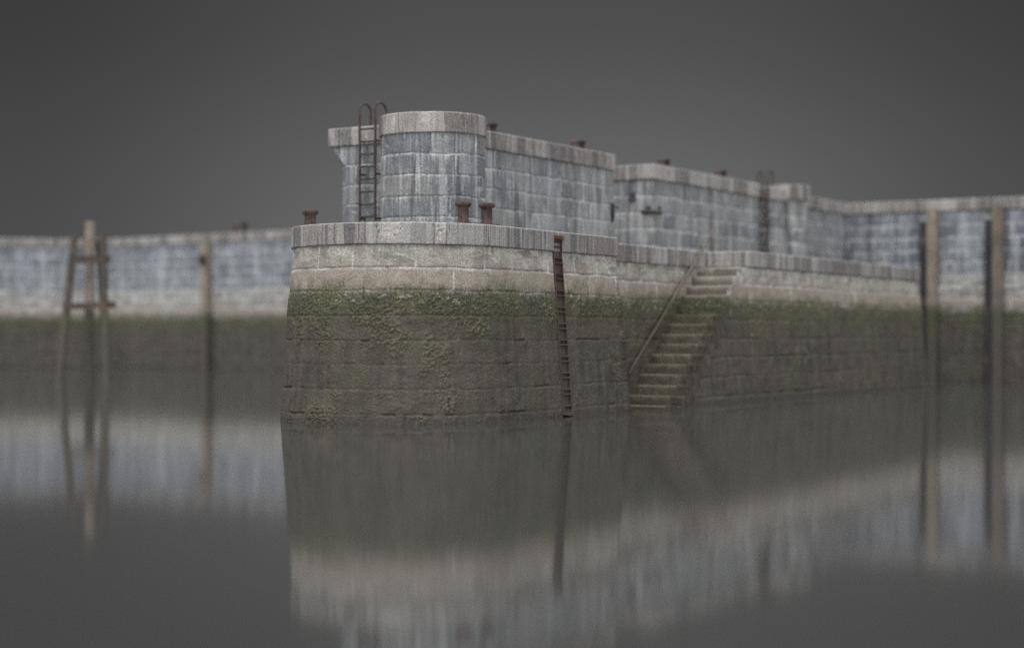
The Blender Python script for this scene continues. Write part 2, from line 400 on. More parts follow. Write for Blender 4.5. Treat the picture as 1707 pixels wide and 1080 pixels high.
def timber_material(name, lightc, darkc, tide=True):
    m, nt, bs = newmat(name)
    z, pos = posz(nt); tc = nt.n('ShaderNodeTexCoord'); o = tc.outputs['Object']
    g = nt.noise(nt.scale(o, (24, 24, 1.1)), 1, 5, .6, .4); a = nt.noise(o, 1.3, 4, .6)
    c = nt.mix(nt.mr(nt.add(nt.mul(g, .7), nt.mul(a, .4)), .35, .75), darkc, lightc)
    c = nt.mix(nt.mul(nt.mr(a, .58, .7), .6), c, (.16, .10, .06))
    if tide:
        hz = nt.add(z, nt.mul(nt.sub(a, .5), .5))
        c = nt.mix(nt.mr(hz, 2.9, 2.4), c, nt.mix(g, (.045, .047, .028), (.085, .088, .055)))
        c = nt.mix(nt.mr(hz, 2.1, 1.3), c, nt.mix(g, (.045, .040, .032), (.092, .083, .067)))
    nt.put(bs.inputs['Base Color'], c); bs.inputs['Roughness'].default_value = .8
    bp = nt.n('ShaderNodeBump'); bp.inputs['Strength'].default_value = .7; bp.inputs['Distance'].default_value = .02
    nt.put(bp.inputs['Height'], g); nt.L.new(bp.outputs[0], bs.inputs['Normal'])
    return m
def ground_material(name, c1, c2):
    m, nt, bs = newmat(name); z, pos = posz(nt)
    n = nt.noise(pos, .8, 5, .6); f = nt.noise(pos, 18, 4, .6)
    nt.put(bs.inputs['Base Color'], nt.mix(nt.add(nt.mul(n, .6), nt.mul(f, .4)), c1, c2)); bs.inputs['Roughness'].default_value = .9
    bp = nt.n('ShaderNodeBump'); bp.inputs['Strength'].default_value = .4; bp.inputs['Distance'].default_value = .02
    nt.put(bp.inputs['Height'], f); nt.L.new(bp.outputs[0], bs.inputs['Normal'])
    return m

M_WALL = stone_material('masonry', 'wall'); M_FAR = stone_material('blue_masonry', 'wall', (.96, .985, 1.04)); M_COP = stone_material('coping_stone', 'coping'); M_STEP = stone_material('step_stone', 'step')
M_RUST = rust_material('rusted_iron'); M_RUST2 = rust_material('red_lead_iron', (.045, .034, .033), (.105, .070, .066), (.17, .12, .11))
M_DARK = rust_material('black_iron', (.012, .011, .012), (.04, .028, .026), (.09, .055, .045))
M_RAIL = rust_material('rail_iron', (.085, .072, .063), (.15, .128, .112), (.22, .19, .165))
M_TIMB = timber_material('weathered_timber', (.32, .275, .225), (.14, .112, .088))
M_TIMB2 = timber_material('brown_timber', (.20, .165, .14), (.085, .068, .056))
M_BLACK = timber_material('near_black_timber', (.045, .045, .05), (.012, .012, .014), tide=False)
M_DECK = ground_material('deck_paving', (.20, .19, .17), (.34, .32, .29))
M_LAND = ground_material('quay_surface', (.16, .15, .13), (.28, .26, .23))
M_BED = ground_material('harbour_mud', (.04, .035, .028), (.07, .06, .048))

# ------------------------------------------------------------------ 1. the round pier head
RC = P(-2.17, 34.25); RR = 2.20
angB = math.atan2(B[1], B[0]); arc = []
a0, a1 = -math.pi, angB
NA = 60
for k in range(NA + 1):
    a = a0 + (a1 - a0) * k / NA
    arc.append(RC + RR * P(math.cos(a), math.sin(a)))
LB = P(-4.93, 39.8)
E0 = arc[-1]; tE = 4.90
E1 = E0 + A * tE; E2 = E1 - B * 1.2
head_nodes = [LB + A * 24, LB] + arc + [E1, E2]
head_ds = [.25, .05] + [.016] * NA + [.016, .08]
head = empty('pier_head', (RC[0], RC[1], 0), label='low round-ended granite pier head in the foreground, pale above and weed-covered below', cat='pier')
s_arc0 = 24 + np.linalg.norm(arc[0] - LB); s_line0 = s_arc0 + sum(np.linalg.norm(arc[i + 1] - arc[i]) for i in range(NA))
COPH = .41
zc = DECK - COPH
lad_t = 2.33; lad_s = s_line0 + lad_t
cb = [-1.2, -.75, -.30, .17, .64, 1.11, 1.56, 2.03, 2.50, 2.93, zc + .01]
wp = wall_prof(-.9, zc, .0165, BAT, zc)
sweep('wall', head_nodes, wp, head_ds, M_WALL, None, seed=11, bounds=cb, lmin=.7, lmax=1.9, jw=.022, weed=1.0,
      rough=.008, slot=(lad_s - .19, lad_s + .19, -.2, 9, .055)).name = 'wall'
hw = bpy.data.objects['wall']; hw.parent = head; hw.matrix_parent_inverse = Matrix.Translation(-Vector(head.location))
def adopt(o, parent):
    o.parent = parent; o.matrix_parent_inverse = Matrix.Translation(-Vector(parent.location)); return o
def s_of_u(u):     # arclength on the arc for a picture column offset (used for the spalled patches)
    best = min(range(NA + 1), key=lambda i: abs(arc[i][0] / arc[i][1] - u)); return s_arc0 + (s_line0 - s_arc0) * best / NA
chips = [(s_of_u(-202 / 2850), DECK - .04, .24, .23, .035), (s_of_u(-122 / 2850), DECK - .05, .14, .14, .03), (s_of_u(-118 / 2850), DECK - .24, .08, .10, .02)]
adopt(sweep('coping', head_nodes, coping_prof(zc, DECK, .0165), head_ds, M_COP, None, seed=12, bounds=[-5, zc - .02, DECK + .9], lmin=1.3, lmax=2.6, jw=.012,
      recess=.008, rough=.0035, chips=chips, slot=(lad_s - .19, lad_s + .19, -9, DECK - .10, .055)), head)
deckpts = [LB + A * 24 - P(0, 0)] + [LB] + [RC + (p - RC) * .95 for p in arc] + [E1 - B * .1, E2 - A * .0, E2 + A * 19.2, E2 + A * 19.2 - B * 2.5]
adopt(flat('deck', deckpts, DECK - .012, M_DECK, None, .3), head)

# ------------------------------------------------------------------ 2. recessed stair wall and low quay beyond
LQ = empty('low_quay_wall', (float(E1[0]), float(E1[1]), 0), label='low quay wall with landing steps cut into it, right of the round pier head', cat='quay wall')
tS = 7.13; tEnd = 20.7
G = E1                                       # t = 0 on the outer plane
Wd = 1.2
st_top = .2405; run = .29
def outer(t): return G + A * t
def inner(t): return G + A * t - B * Wd
cb2 = [-.75, -.30, .17, .64, 1.11, 1.56, 2.03, 2.50, 2.93, zc + .01]
adopt(sweep('stair_back_wall', [inner(0), inner(tS + .1)], wall_prof(-.9, zc, .025, 0.0), .025, M_WALL, None, seed=21, bounds=cb2, lmin=.8, lmax=1.6, jw=.022, weed=.5, rough=.006), LQ)
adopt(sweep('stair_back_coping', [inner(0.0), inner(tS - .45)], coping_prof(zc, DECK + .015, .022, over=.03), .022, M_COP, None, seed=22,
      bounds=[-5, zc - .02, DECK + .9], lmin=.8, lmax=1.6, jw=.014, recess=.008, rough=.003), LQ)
# the end stones at the head of the steps: a short curved return
cen = inner(tS - .45) + B * .45; ret = [inner(tS - .45)]
nodes3 = [inner(tS), outer(tS), outer(tEnd), outer(tEnd) - B * 3.3]
adopt(sweep('wall', nodes3, wall_prof(-.9, zc, .028, BAT, zc), [.05, .028, .06], M_WALL, None, seed=23, bounds=cb2, lmin=.85, lmax=1.6, jw=.024, weed=.7, rough=.007), LQ)
c3n = [inner(tS - .45), inner(tS - .30) + B * .02, inner(tS - .1) + B * .12, inner(tS) + B * .35, outer(tS) - B * .02, outer(tS) + A * .01, outer(tEnd), outer(tEnd) - B * 3.3]
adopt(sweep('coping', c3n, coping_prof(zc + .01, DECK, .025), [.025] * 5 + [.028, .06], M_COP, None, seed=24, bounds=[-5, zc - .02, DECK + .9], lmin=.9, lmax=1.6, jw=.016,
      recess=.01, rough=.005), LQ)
# face below the steps on the outer plane
tA = 1.6
def under_nodes(z): return [outer(max(tA, 0)), outer(tS)]
nS = 240; nV = 130
T = np.linspace(tA, tS, nS)
top = np.clip((T - 2.59) / run * st_top - st_top * .55, -.85, zc - .05)
VV = np.linspace(0, 1, nV)[:, None]; Zg = -.9 + (top[None, :] + .9) * VV; Sg = np.tile(T, (nV, 1)) + 30
jj, bb, bb2, dd = block_fields(Sg, Zg, cb2, 23, .85, 1.6, .024)
Dg = -jj * .012 + (fbm(Sg * 6, Zg * 6, 60, 4) - .5) * .012
off = BAT * (zc - Zg) - .012 + Dg
XY = (G[None, None, :] + A[None, None, :] * np.tile(T, (nV, 1))[..., None] + B[None, None, :] * off[..., None])
co = np.concatenate([XY, Zg[..., None]], 2).reshape(-1, 3)
ii = np.arange(nV - 1)[:, None] * nS + np.arange(nS - 1)[None, :]
ff = np.stack([ii, ii + 1, ii + 1 + nS, ii + nS], -1).reshape(-1, 4)
adopt(grid_mesh('stair_side_wall', co, ff, M_WALL, None, Sg, Zg, jj, bb, bb2, np.zeros(Sg.shape), 23), LQ)
# the steps, each a worn stone
flight = empty('flight_of_steps', (0, 0, 0)); flight.parent = LQ; flight.matrix_parent_inverse = Matrix.Translation(-Vector(LQ.location))
def step_mesh(k):
    H = st_top * k + (.012 if k == 0 else 0) + rnd.uniform(-.006, .006)
    t0 = 2.59 + run * k + rnd.uniform(-.008, .008); t1 = t0 + run + .12
    hgt = .21
    # cross-section along the step (t,z): nosing rounded
    sec = [(t0 + .012, H - hgt - .12), (t0 + .012, H - hgt), (t0 + .010, H - .14), (t0 + .008, H - .09), (t0, H - .035), (t0 + .004, H - .012), (t0 + .016, H - .001), (t0 + .15, H - .004), (t1, H)]
    nW = 40; rows = []
    for (t, z) in sec: rows.append((t, z))
    o_end = BAT * (zc - (H - .1)) + .012
    Wl = np.linspace(-Wd - .02, o_end, nW)
    co = []; Sg = np.zeros((len(sec) + 1, nW)); Vg = Sg.copy()
    allrows = rows + [(t1, H - hgt - .10)]
    for i, (t, z) in enumerate(allrows):
        for q, wv in enumerate(Wl):
            wear = .010 * math.exp(-((wv + .55) / .4) ** 2) if 3 <= i <= 7 else 0
            nz = (vnoise(np.array([wv * 9.]), np.array([k * 3.1 + i * .4]), 5)[0] - .5) * (.014 if 2 <= i <= 6 else .004)
            rr = max(0, (wv - (o_end - .09)) / .09) if k < 2 and i < 8 else 0
            p = G + A * (t + nz + rr * rr * .09) + B * wv
            co.append((p[0], p[1], z - wear + nz * .4)); Sg[i, q] = wv + k * 1.7; Vg[i, q] = i * .08 + k * .3
    n = len(allrows); ii = np.arange(n - 1)[:, None] * nW + np.arange(nW - 1)[None, :]
    f = np.stack([ii, ii + 1, ii + 1 + nW, ii + nW], -1).reshape(-1, 4)
    # end cap strip on the outer side (fan of quads to a collapsed inner column)
    co = np.array(co); jn = np.zeros(Sg.shape); jn[:3] = .55; bl = np.zeros(Sg.shape); bl[5:8] = .8; br = np.full(Sg.shape, rnd.random()); z0 = np.zeros(Sg.shape)  # undercut shade painted into the riser foot colour via the joint value
    me_o = grid_mesh('step', co, f, M_STEP, None, Sg, Vg, jn, br, br * 0 + rnd.random(), z0, 40 + k, bl)
    bm = bmesh.new(); bm.from_mesh(me_o.data); bm.verts.ensure_lookup_table()
    bm.faces.new([bm.verts[i * nW + nW - 1] for i in range(n)])
    for f_ in bm.faces:
        if (sum(((np.array(v.co[:2]) - G) @ B) for v in f_.verts) / len(f_.verts)) > -.10: f_.material_index = 1
    bm.to_mesh(me_o.data); bm.free(); me_o.data.materials.append(M_WALL)
    me_o.parent = flight; me_o.matrix_parent_inverse = Matrix.Identity(4)
    return me_o
for k in range(-2, 15): step_mesh(k)

# deck of the low quay, up to the upper wall
def_up0 = P(-1.70, 37.8)
UPL = def_up0                                 # corner of upper wall (under the round tower)
dq = [inner(0) - B * .3, inner(tS) - B * .3, outer(tS) - B * .3, outer(tEnd) - B * .2, outer(tEnd) - B * 5.4, inner(0) - B * 3.6]
adopt(flat('deck', dq, DECK - .02, M_DECK, None, .25), LQ)

# ------------------------------------------------------------------ 3. upper wall with the round tower
WU = 2.88
c0 = UPL - B * WU; c1 = UPL; c2 = UPL + A * 8.33
UW = empty('upper_pier_wall', (float(c1[0]), float(c1[1]), 0), label='nearest tall blue-grey upper wall, with a large round bastion and splayed left corner', cat='sea wall')
uz = 5.97
def upper_nodes(z):
    c = .45 * float(1 - np.clip((z - 5.47) / (uz - 5.47), 0, 1)) + .004
    return [c2 - B * WU, c0 + A * c, c0 + B * c, c1, c2, c2 - B * WU]
ub = [DECK - .5, 3.72, 4.16, 4.61, 5.06, 5.52, uz + .01]
adopt(sweep('wall', upper_nodes, wall_prof(DECK - .3, uz, .022, .012, uz), [.10, .022, .022, .022, .08], M_WALL, None, seed=31, bounds=ub, lmin=.75, lmax=1.9, jw=.020, rough=.006), UW)
UT = 6.385
loopu = [c2 - B * WU, c0, c1, c2, c2 - B * WU]
adopt(sweep('coping', loopu, coping_prof(uz, UT, .022, over=.05, width=.5), [.10, .022, .022, .08], M_COP, None, seed=32, bounds=[-5, uz - .02, UT + .9], lmin=1.1, lmax=2.2, jw=.014,
      recess=.008, rough=.004), UW)
adopt(flat('deck', [c0 + B * .3 + A * .3, c1 - B * .3 + A * .3, c2 - B * .3 - A * .3, c2 - B * (WU - .3) - A * .3], UT - .2, M_DECK, None, .2), UW)
# the tower
TC = P(-1.74, 37.65); TR = 1.15
circ = [TC + TR * P(math.cos(a), math.sin(a)) for a in np.linspace(-math.pi * 1.5, math.pi * .5, 97)]
TZ = 6.43; tz0 = 5.99
tower = empty('round_bastion'); tower.parent = UW
adopt(sweep('tower_wall', circ, wall_prof(DECK - .3, tz0, .019, .0, tz0), .019, M_WALL, None, seed=37, bounds=[3.3, 3.72, 4.18, 4.63, 5.09, 5.54, tz0 + .02], lmin=.6, lmax=1.9, jw=.022, rough=.006, closed=True), UW)
tch = [(TR * math.pi * 1.0 + TR * (-.12), TZ - .05, .17, .17, .03), (TR * math.pi * 1.0 + TR * (-.75), TZ - .16, .06, .2, .02)]
adopt(sweep('tower_coping', circ, coping_prof(tz0, TZ, .019, over=.035, width=.5), .019, M_COP, None, seed=34, bounds=[-5, tz0 - .02, TZ + .9], lmin=1.0, lmax=1.7, jw=.012,
      recess=.007, rough=.0035, chips=tch, closed=True), UW)
adopt(flat('tower_top', [TC + (p - TC) * .62 for p in circ[:-1]], TZ - .004, M_DECK, None, .2), UW)
bpy.data.objects.remove(tower)

# ------------------------------------------------------------------ 4. second upper wall, small tower, quay beyond (one continuous wall line each)
b1 = P(3.91, 47.4); b0 = b1 - B * WU; b2 = b1 + A * 7.29
W2 = empty('second_upper_wall', (float(b1[0]), float(b1[1]), 0), label='second tall grey upper wall, behind the gap, with an iron strap on its corner', cat='sea wall')
ub2 = [3.3, 3.72, 4.16, 4.61, 5.06, 5.52, uz + .01]
loopb = [b2 - B * WU, b0, b1, b2, b2 - B * WU]
adopt(sweep('wall', loopb, wall_prof(DECK - .3, uz, .032, .012, uz), [.12, .032, .032, .1], M_WALL, None, seed=41, bounds=ub2, lmin=.75, lmax=1.8, jw=.026, rough=.006), W2)
adopt(sweep('coping', loopb, coping_prof(uz, UT, .032, over=.05, width=.5), [.12, .032, .032, .1], M_COP, None, seed=42, bounds=[-5, uz - .02, UT + .9], lmin=.8, lmax=1.4, jw=.02, rough=.005), W2)
adopt(flat('deck', [b0 + B * .3 + A * .3, b1 - B * .3 + A * .3, b2 - B * .3 - A * .0, b2 - B * (WU - .3)], UT - .2, M_DECK, None, .2), W2)

q0 = P(7.76, 54.68)
W3 = empty('far_upper_wall', (float(q0[0]), float(q0[1]), 0), label='short far wall length with a small rounded turret just right of the far ladder', cat='sea wall')
qE = q0 + A * .25; qEo = qE + B * .45; qF = qE + A * 1.6 + B * .45; qG = qE + A * 1.6
C2 = P(12.1, 61.9)
loopq = [q0 - A * 1.1, qE, qEo, qF, qG, C2]
adopt(sweep('wall', loopq, wall_prof(DECK - .3, uz, .04, 0, uz), .04, M_WALL, None, seed=43, bounds=ub2, lmin=.6, lmax=1.3, jw=.03, rough=.006), W3)
adopt(sweep('coping', loopq, coping_prof(uz, UT, .04, over=.05, width=.8), .04, M_COP, None, seed=44, bounds=[-5, uz - .02, UT + .9], lmin=.8, lmax=1.4, jw=.02, rough=.005), W3)
T2 = P(9.09, 56.18)
circ2 = [T2 + .61 * P(math.cos(a), math.sin(a)) for a in np.linspace(-math.pi * 1.5, math.pi * .5, 61)]
adopt(sweep('tower_wall', circ2, wall_prof(DECK - .3, tz0 + .05, .035, 0, tz0), .035, M_WALL, None, seed=45, bounds=ub2, lmin=.6, lmax=1.3, jw=.03, closed=True), W3)
adopt(sweep('tower_coping', circ2, coping_prof(tz0 + .05, TZ + .09, .035, over=.08, width=.3), .035, M_COP, None, seed=46, bounds=[-5, tz0 - .02, TZ + .9], lmin=.8, lmax=1.4, jw=.02, closed=True), W3)
adopt(flat('tower_top', [T2 + (p - T2) * .6 for p in circ2[:-1]], TZ + .086, M_DECK, None, .2), W3)

W4 = empty('right_quay_wall', (float(C2[0]), float(C2[1]), 0), label='tall quay wall with timber fender piles closing the basin at the right edge', cat='quay wall')
rn = [C2 - A * 0.0, C2 + B * 42]
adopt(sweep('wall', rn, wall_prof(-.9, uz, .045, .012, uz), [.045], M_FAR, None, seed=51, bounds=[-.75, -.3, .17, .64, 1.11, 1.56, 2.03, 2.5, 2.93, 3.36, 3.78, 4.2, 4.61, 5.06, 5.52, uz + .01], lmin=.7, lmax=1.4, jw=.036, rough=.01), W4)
adopt(sweep('coping', rn, coping_prof(uz, UT, .04, over=.05, width=.8), [.045], M_COP, None, seed=52, bounds=[-5, uz - .02, UT + .9], lmin=.9, lmax=1.5, jw=.025, rough=.006), W4)

# left far wall
l0 = P(-62, 74.); l1 = P(-20.6, 85.4); l2 = P(-10.2, 77.6); l3 = P(6.5, 65.6)
W5 = empty('left_quay_wall', (float(l1[0]), float(l1[1]), 0), label='long far quay wall across the basin on the left, behind the timber dolphin', cat='quay wall')
ln = [l0, l1, l3]
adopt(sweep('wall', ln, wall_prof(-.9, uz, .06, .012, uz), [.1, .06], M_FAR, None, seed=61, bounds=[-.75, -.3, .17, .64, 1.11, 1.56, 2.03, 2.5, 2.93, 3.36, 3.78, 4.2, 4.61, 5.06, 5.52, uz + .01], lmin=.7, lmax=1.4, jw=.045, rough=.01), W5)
adopt(sweep('coping', ln, coping_prof(uz, UT, .05, over=.05, width=.8), [.1, .06], M_COP, None, seed=62, bounds=[-5, uz - .02, UT + .9], lmin=.9, lmax=1.5, jw=.03, rough=.006), W5)

# ground behind the quays
bm = bmesh.new()
for poly in ([l0 + P(0, .6), l1 + P(0, .6), l3 + P(.3, .4), P(7, 120), P(-120, 120), P(-120, 74)],
             [q0 - A * .9 - B * .5, C2 - B * .6 + A * .0, C2 + A * .6, C2 + B * 42 + A * .6, P(120, 38), P(120, 120), P(7.3, 120), l3 + P(.6, .6)]):
    bm.faces.new([bm.verts.new((p[0], p[1], UT - .02)) for p in poly])
bmesh.ops.recalc_face_normals(bm, faces=bm.faces)
tag(from_bm('quay_ground', bm, M_LAND), kind='structure')

# ------------------------------------------------------------------ ladders
def add_ladder(name, base, across, outv, z0, ztop, width, spacing, hoop, label, first_z, r=.018, mat=M_RUST, standoff=.22):
    """base: plan point on the wall face at ladder centre. across, outv unit plan vectors"""
    o = empty(name, (float(base[0]), float(base[1]), z0), label=label, cat='ladder')
    ax = Vector((across[0], across[1], 0)); ov = Vector((outv[0], outv[1], 0))
    for s in (-1, 1):
        bm = bmesh.new(); pts = []
        c = ax * (s * width / 2) + ov * standoff
        hc = hoop / 2; zt = ztop - z0 + .25
        n = 14
        for k in range(n): pts.append(c + Vector((0, 0, zt * k / (n - 1))) + ax * (s * .004 * math.sin(k * 1.3)) )
        bulge = .02
        for a in range(0, 181, 15):
            pts.append(c - ov * hc + ov * (hc + (bulge if 0 < a < 180 else 0)) * math.cos(R(a)) + Vector((0, 0, zt + .04 + (hc * 1.05) * math.sin(R(a)))))
        pts.append(c - ov * hoop + Vector((0, 0, zt - .14))); pts.append(c - ov * hoop + Vector((0, 0, ztop - z0 - .25)))
        bm_tube(bm, pts, r, 8); from_bm('stringer', bm, mat, o, True)
        for zb in (.5, 1.5, 2.25):
            bm = bmesh.new(); bm_tube(bm, [c + Vector((0, 0, zb)), c - ov * standoff + Vector((0, 0, zb))], r * .8, 6)
            from_bm('bracket', bm, mat, o, True)
    z = first_z
    while z < ztop + .03:
        bm = bmesh.new(); sag = rnd.uniform(-.008, .008)
        bm_tube(bm, [ax * (-width / 2) + ov * standoff + Vector((0, 0, z - z0)), ov * standoff + Vector((0, 0, z - z0 + sag)), ax * (width / 2) + ov * standoff + Vector((0, 0, z - z0))], r * .72, 7)
        from_bm('rung', bm, mat, o, True); z += spacing
    return o
fc = c0 + B * 1.0
# ladder centre: picture column -241 px from the axis
base = None
for t in np.linspace(0, 2.5, 500):
    p = c0 + B * t - A * .22
    if p[0] / p[1] > -241 / 2850: base = c0 + B * t; break
add_ladder('hooped_ladder', base, B, -A, DECK, UT, .43, .283, .42, 'rusty hooped iron ladder beside the large round bastion', DECK + .25, r=.028)
lb2 = q0 + A * .25 + B * .22
add_ladder('hooped_ladder', lb2, B, -A, DECK, UT, .36, .29, .42, 'distant rusty hooped ladder beside the small turret', DECK + .2, r=.03, standoff=.15)

# recessed lower ladder, follows the batter
L1 = empty('recessed_ladder', (0, 0, 0), label='narrow rust-red ladder set in a slot of the round pier head wall', cat='ladder')
bp_ = E0 + A * lad_t
def lp(al, out, z): q = bp_ + A * al + B * (out + BAT * max(0, zc - z) ); return Vector((q[0], q[1], z))
L1.location = (float(bp_[0]), float(bp_[1]), 0)
ztopL = DECK - .10; zbot = .06
bm = bmesh.new()
for (za, zb) in ((zc, ztopL), (zbot, zc)):
    vs = [bm.verts.new(v) for v in (lp(-.17, -.03, za), lp(.17, -.03, za), lp(.17, -.03, zb), lp(-.17, -.03, zb))]; bm.faces.new(vs)
adopt(from_bm('back_plate', bm, rust_material('plate_rust', (.055, .038, .035), (.115, .075, .066), (.18, .12, .10))), L1)
for s in (-1, 1):
    bm = bmesh.new()
    for (za, zb) in ((zc, ztopL), (zbot, zc)):
        cs = [(-.012, -.06), (.012, -.06), (.012, .022), (-.012, .022)]
        lo = [bm.verts.new(lp(s * .165 + a_, o_, za)) for a_, o_ in cs]; hi = [bm.verts.new(lp(s * .165 + a_, o_, zb)) for a_, o_ in cs]
        for k in range(4): bm.faces.new((lo[k], lo[(k + 1) % 4], hi[(k + 1) % 4], hi[k]))
        bm.faces.new(lo[::-1]); bm.faces.new(hi)
    adopt(from_bm('stringer', bm, M_RUST2), L1)
z = zbot + .06; k = 0
while z < ztopL - .05:
    bm = bmesh.new()
    for dz in (0, .10):
        cs = [(-.013, -.04), (-.013, .034), (.013, .034), (.013, -.04)]
        rows = []
        for al in (-.155, .155): rows.append([bm.verts.new(lp(al, o_, z + dz + a_)) for a_, o_ in cs])
        for q in range(4): bm.faces.new((rows[0][q], rows[0][(q + 1) % 4], rows[1][(q + 1) % 4], rows[1][q]))
        bm.faces.new(rows[0][::-1]); bm.faces.new(rows[1])
    adopt(from_bm('rung', bm, M_DARK if k % 3 else M_RUST), L1)
    z += .335; k += 1
M_FLAKE = rust_material('flaking_rust', (.06, .03, .022), (.15, .07, .045), (.22, .11, .07))
for zz in (ztopL - .03, zbot):
    bm = bmesh.new(); a_ = lp(0, -.0, zz); bm_box(bm, a_, Vector((A[0], A[1], 0)) * .175, Vector((B[0], B[1], 0)) * .07, (0, 0, .035), .012)
    adopt(from_bm('end_bracket', bm, M_FLAKE), L1)

# ------------------------------------------------------------------ bollards (twin mushroom posts on one base plate)
def bollard_bms():
    out = []
    for s in (-1, 1):
        bm = bmesh.new()
        bm_lathe(bm, [(.125, .03), (.128, .045), (.108, .06), (.106, .20), (.106, .335), (.112, .345), (.148, .362), (.160, .385), (.160, .415), (.148, .437), (.12, .450), (.06, .455), (.01, .456)], (s * .29, 0, 0))
        out.append(bm)
    return out
twin = empty('twin_bollard', (0, 0, 0))
bm = bmesh.new(); bm_box(bm, (0, 0, .015), (.47, 0, 0), (0, .18, 0), (0, 0, .022)); bmesh.ops.bevel(bm, geom=list(bm.edges), offset=.008, segments=2)
from_bm('base_plate', bm, M_RUST2, twin)
for bmx in bollard_bms(): from_bm('bollard_post', bmx, M_RUST, twin, True)
caps = [c for c in twin.children if c.name.startswith('bollard_post')]
def place(o, p, z, ang, label, scale=1.0):
    o.location = (float(p[0]), float(p[1]), z); o.rotation_euler = (0, 0, ang); o.scale = (scale,) * 3
    tag(o, label, 'bollard', 'mooring bollards on the pier tops'); return o
angA = math.atan2(A[1], A[0])
place(twin, P(-.715, 33.12), DECK, math.atan2(.42, .51), 'rusty twin mooring bollard on the low deck in front of the round bastion')
# single post at the left edge of the pier head
sb = empty('single_bollard', (-4.19, 35.5, DECK), label='lone rusty mushroom bollard at the left edge of the round pier head', cat='bollard', group='mooring bollards on the pier tops')
bm = bmesh.new(); bm_lathe(bm, [(.155, .02), (.155, .05), (.125, .07), (.118, .20), (.118, .34), (.125, .365), (.155, .385), (.172, .412), (.172, .44), (.158, .47), (.12, .49), (.06, .50), (.01, .502)]); from_bm('bollard_post', bm, M_RUST, sb, True)
bm = bmesh.new(); bm_box(bm, (-.08, 0, .018), (.30, 0, 0), (0, .2, 0), (0, 0, .02)); bmesh.ops.bevel(bm, geom=list(bm.edges), offset=.008, segments=2); from_bm('base_plate', bm, M_RUST2, sb)
def at_u(line0, u_px, inset):
    for t in np.linspace(-2, 40, 8000):
        p = line0 + A * t - B * inset
        if p[0] / p[1] > u_px / 2850: return p
# low dark roller + post pairs on the upper wall tops
def low_twin():
    o = empty('capstan_bollard', (0, 0, 0))
    bm = bmesh.new(); bm_lathe(bm, [(.15, 0), (.15, .05), (.10, .08), (.095, .24), (.10, .27), (.145, .31), (.15, .36), (.12, .40), (.05, .415), (.01, .416)], (.28, 0, 0), 20); from_bm('dark_post', bm, M_DARK, o, True)
    bm = bmesh.new(); bm_lathe(bm, [(.16, 0), (.16, .05), (.12, .08), (.11, .22), (.13, .27), (.15, .32), (.12, .36), (.05, .38), (.01, .381)], (-.26, 0, 0), 20); from_bm('red_post', bm, M_RUST2, o, True)
    bm = bmesh.new(); bm_box(bm, (0, 0, .015), (.46, 0, 0), (0, .18, 0), (0, 0, .02)); from_bm('base_plate', bm, M_DARK, o)
    return o
lt = low_twin()
spots = [(c1, -33, 'dark low twin bollard on the upper wall top right beside the large round bastion'),
         (c1, 116, 'dark low twin bollard with reddish post towards the right end of the nearest upper wall'),
         (b1, 259, 'dark low twin bollard near the left corner on top of the second upper wall'),
         (b1, 354, 'dark low twin bollard midway along the top of the second upper wall')]
for i, (l, u, lab) in enumerate(spots):
    o = lt if i == 0 else copy_tree(lt)
    p = at_u(l, u - 6, .36); place(o, p, UT - .0, angA, lab, .72)
o = copy_tree(lt); 
dl = (l3 - l1) / np.linalg.norm(l3 - l1); nl = P(dl[1], -dl[0])
for t in np.linspace(0, 20, 4000):
    p = l1 + dl * t - nl * .7
    if p[0] / p[1] > -455 / 2850: break
place(o, p, UT + .02, math.atan2(dl[1], dl[0]), 'distant dark twin bollard on top of the far left quay wall', 1.25)

# ------------------------------------------------------------------ handrail on the stair back wall
HR = empty('handrail', (float(inner(2.8)[0]), float(inner(2.8)[1]), 0), label='slanting rusty handrail pole fixed along the wall above the landing steps', cat='handrail')
def hr(t, z, out=.10): q = inner(t) + B * out; return Vector((q[0], q[1], z))
slope = (4.45 - .74) / (7.56 - 2.72)
bm = bmesh.new(); pts = [hr(2.72 + (7.56 - 2.72) * k / 16, .74 + (4.45 - .74) * k / 16 + .012 * math.sin(k * .9)) for k in range(17)]
bm_tube(bm, pts, .037, 8); adopt(from_bm('rail', bm, M_RAIL, None, True), HR)
for t in (3.05, 4.15, 5.2, 6.25, 6.9):
    zz = .74 + slope * (t - 2.72)
    bm = bmesh.new(); bm_tube(bm, [hr(t, zz - .01, .10), hr(t, zz - .05, .05), hr(t, zz - .06, -.01)], .016, 6)
    bm_box(bm, hr(t, zz - .06, .012), Vector((A[0], A[1], 0)) * .045, Vector((B[0], B[1], 0)) * .012, (0, 0, .045)); adopt(from_bm('bracket', bm, M_DARK), HR)

# ------------------------------------------------------------------ iron bits on the second wall
BR = empty('corner_bracket', (float(b1[0]), float(b1[1]), 5.1), label='dark iron strap with two rusty bolts wrapped round the corner of the second upper wall', cat='bracket')
bm = bmesh.new(); e = .035
zb = 5.06
def q3(p, z): return Vector((p[0], p[1], z))
bm_tube(bm, [q3(b1 - B * .36 - A * e, zb + .02), q3(b1 - B * .2 - A * (e + .02), zb), q3(b1 - A * .06 + B * .06, zb - .02), q3(b1 + A * .25 + B * (e + .03), zb - .02), q3(b1 + A * .52 + B * e, zb + .01)], .035, 8)
adopt(from_bm('strap', bm, M_DARK, None, True), BR)
for p in (b1 - B * .12 - A * .05, b1 + A * .32 + B * .05):
    bm = bmesh.new(); bmesh.ops.create_icosphere(bm, subdivisions=2, radius=.065, matrix=Matrix.Translation(q3(p, zb + .13)) @ Matrix.Diagonal((1, 1, .9, 1)))
    adopt(from_bm('bolt', bm, M_RUST2, None, True), BR)
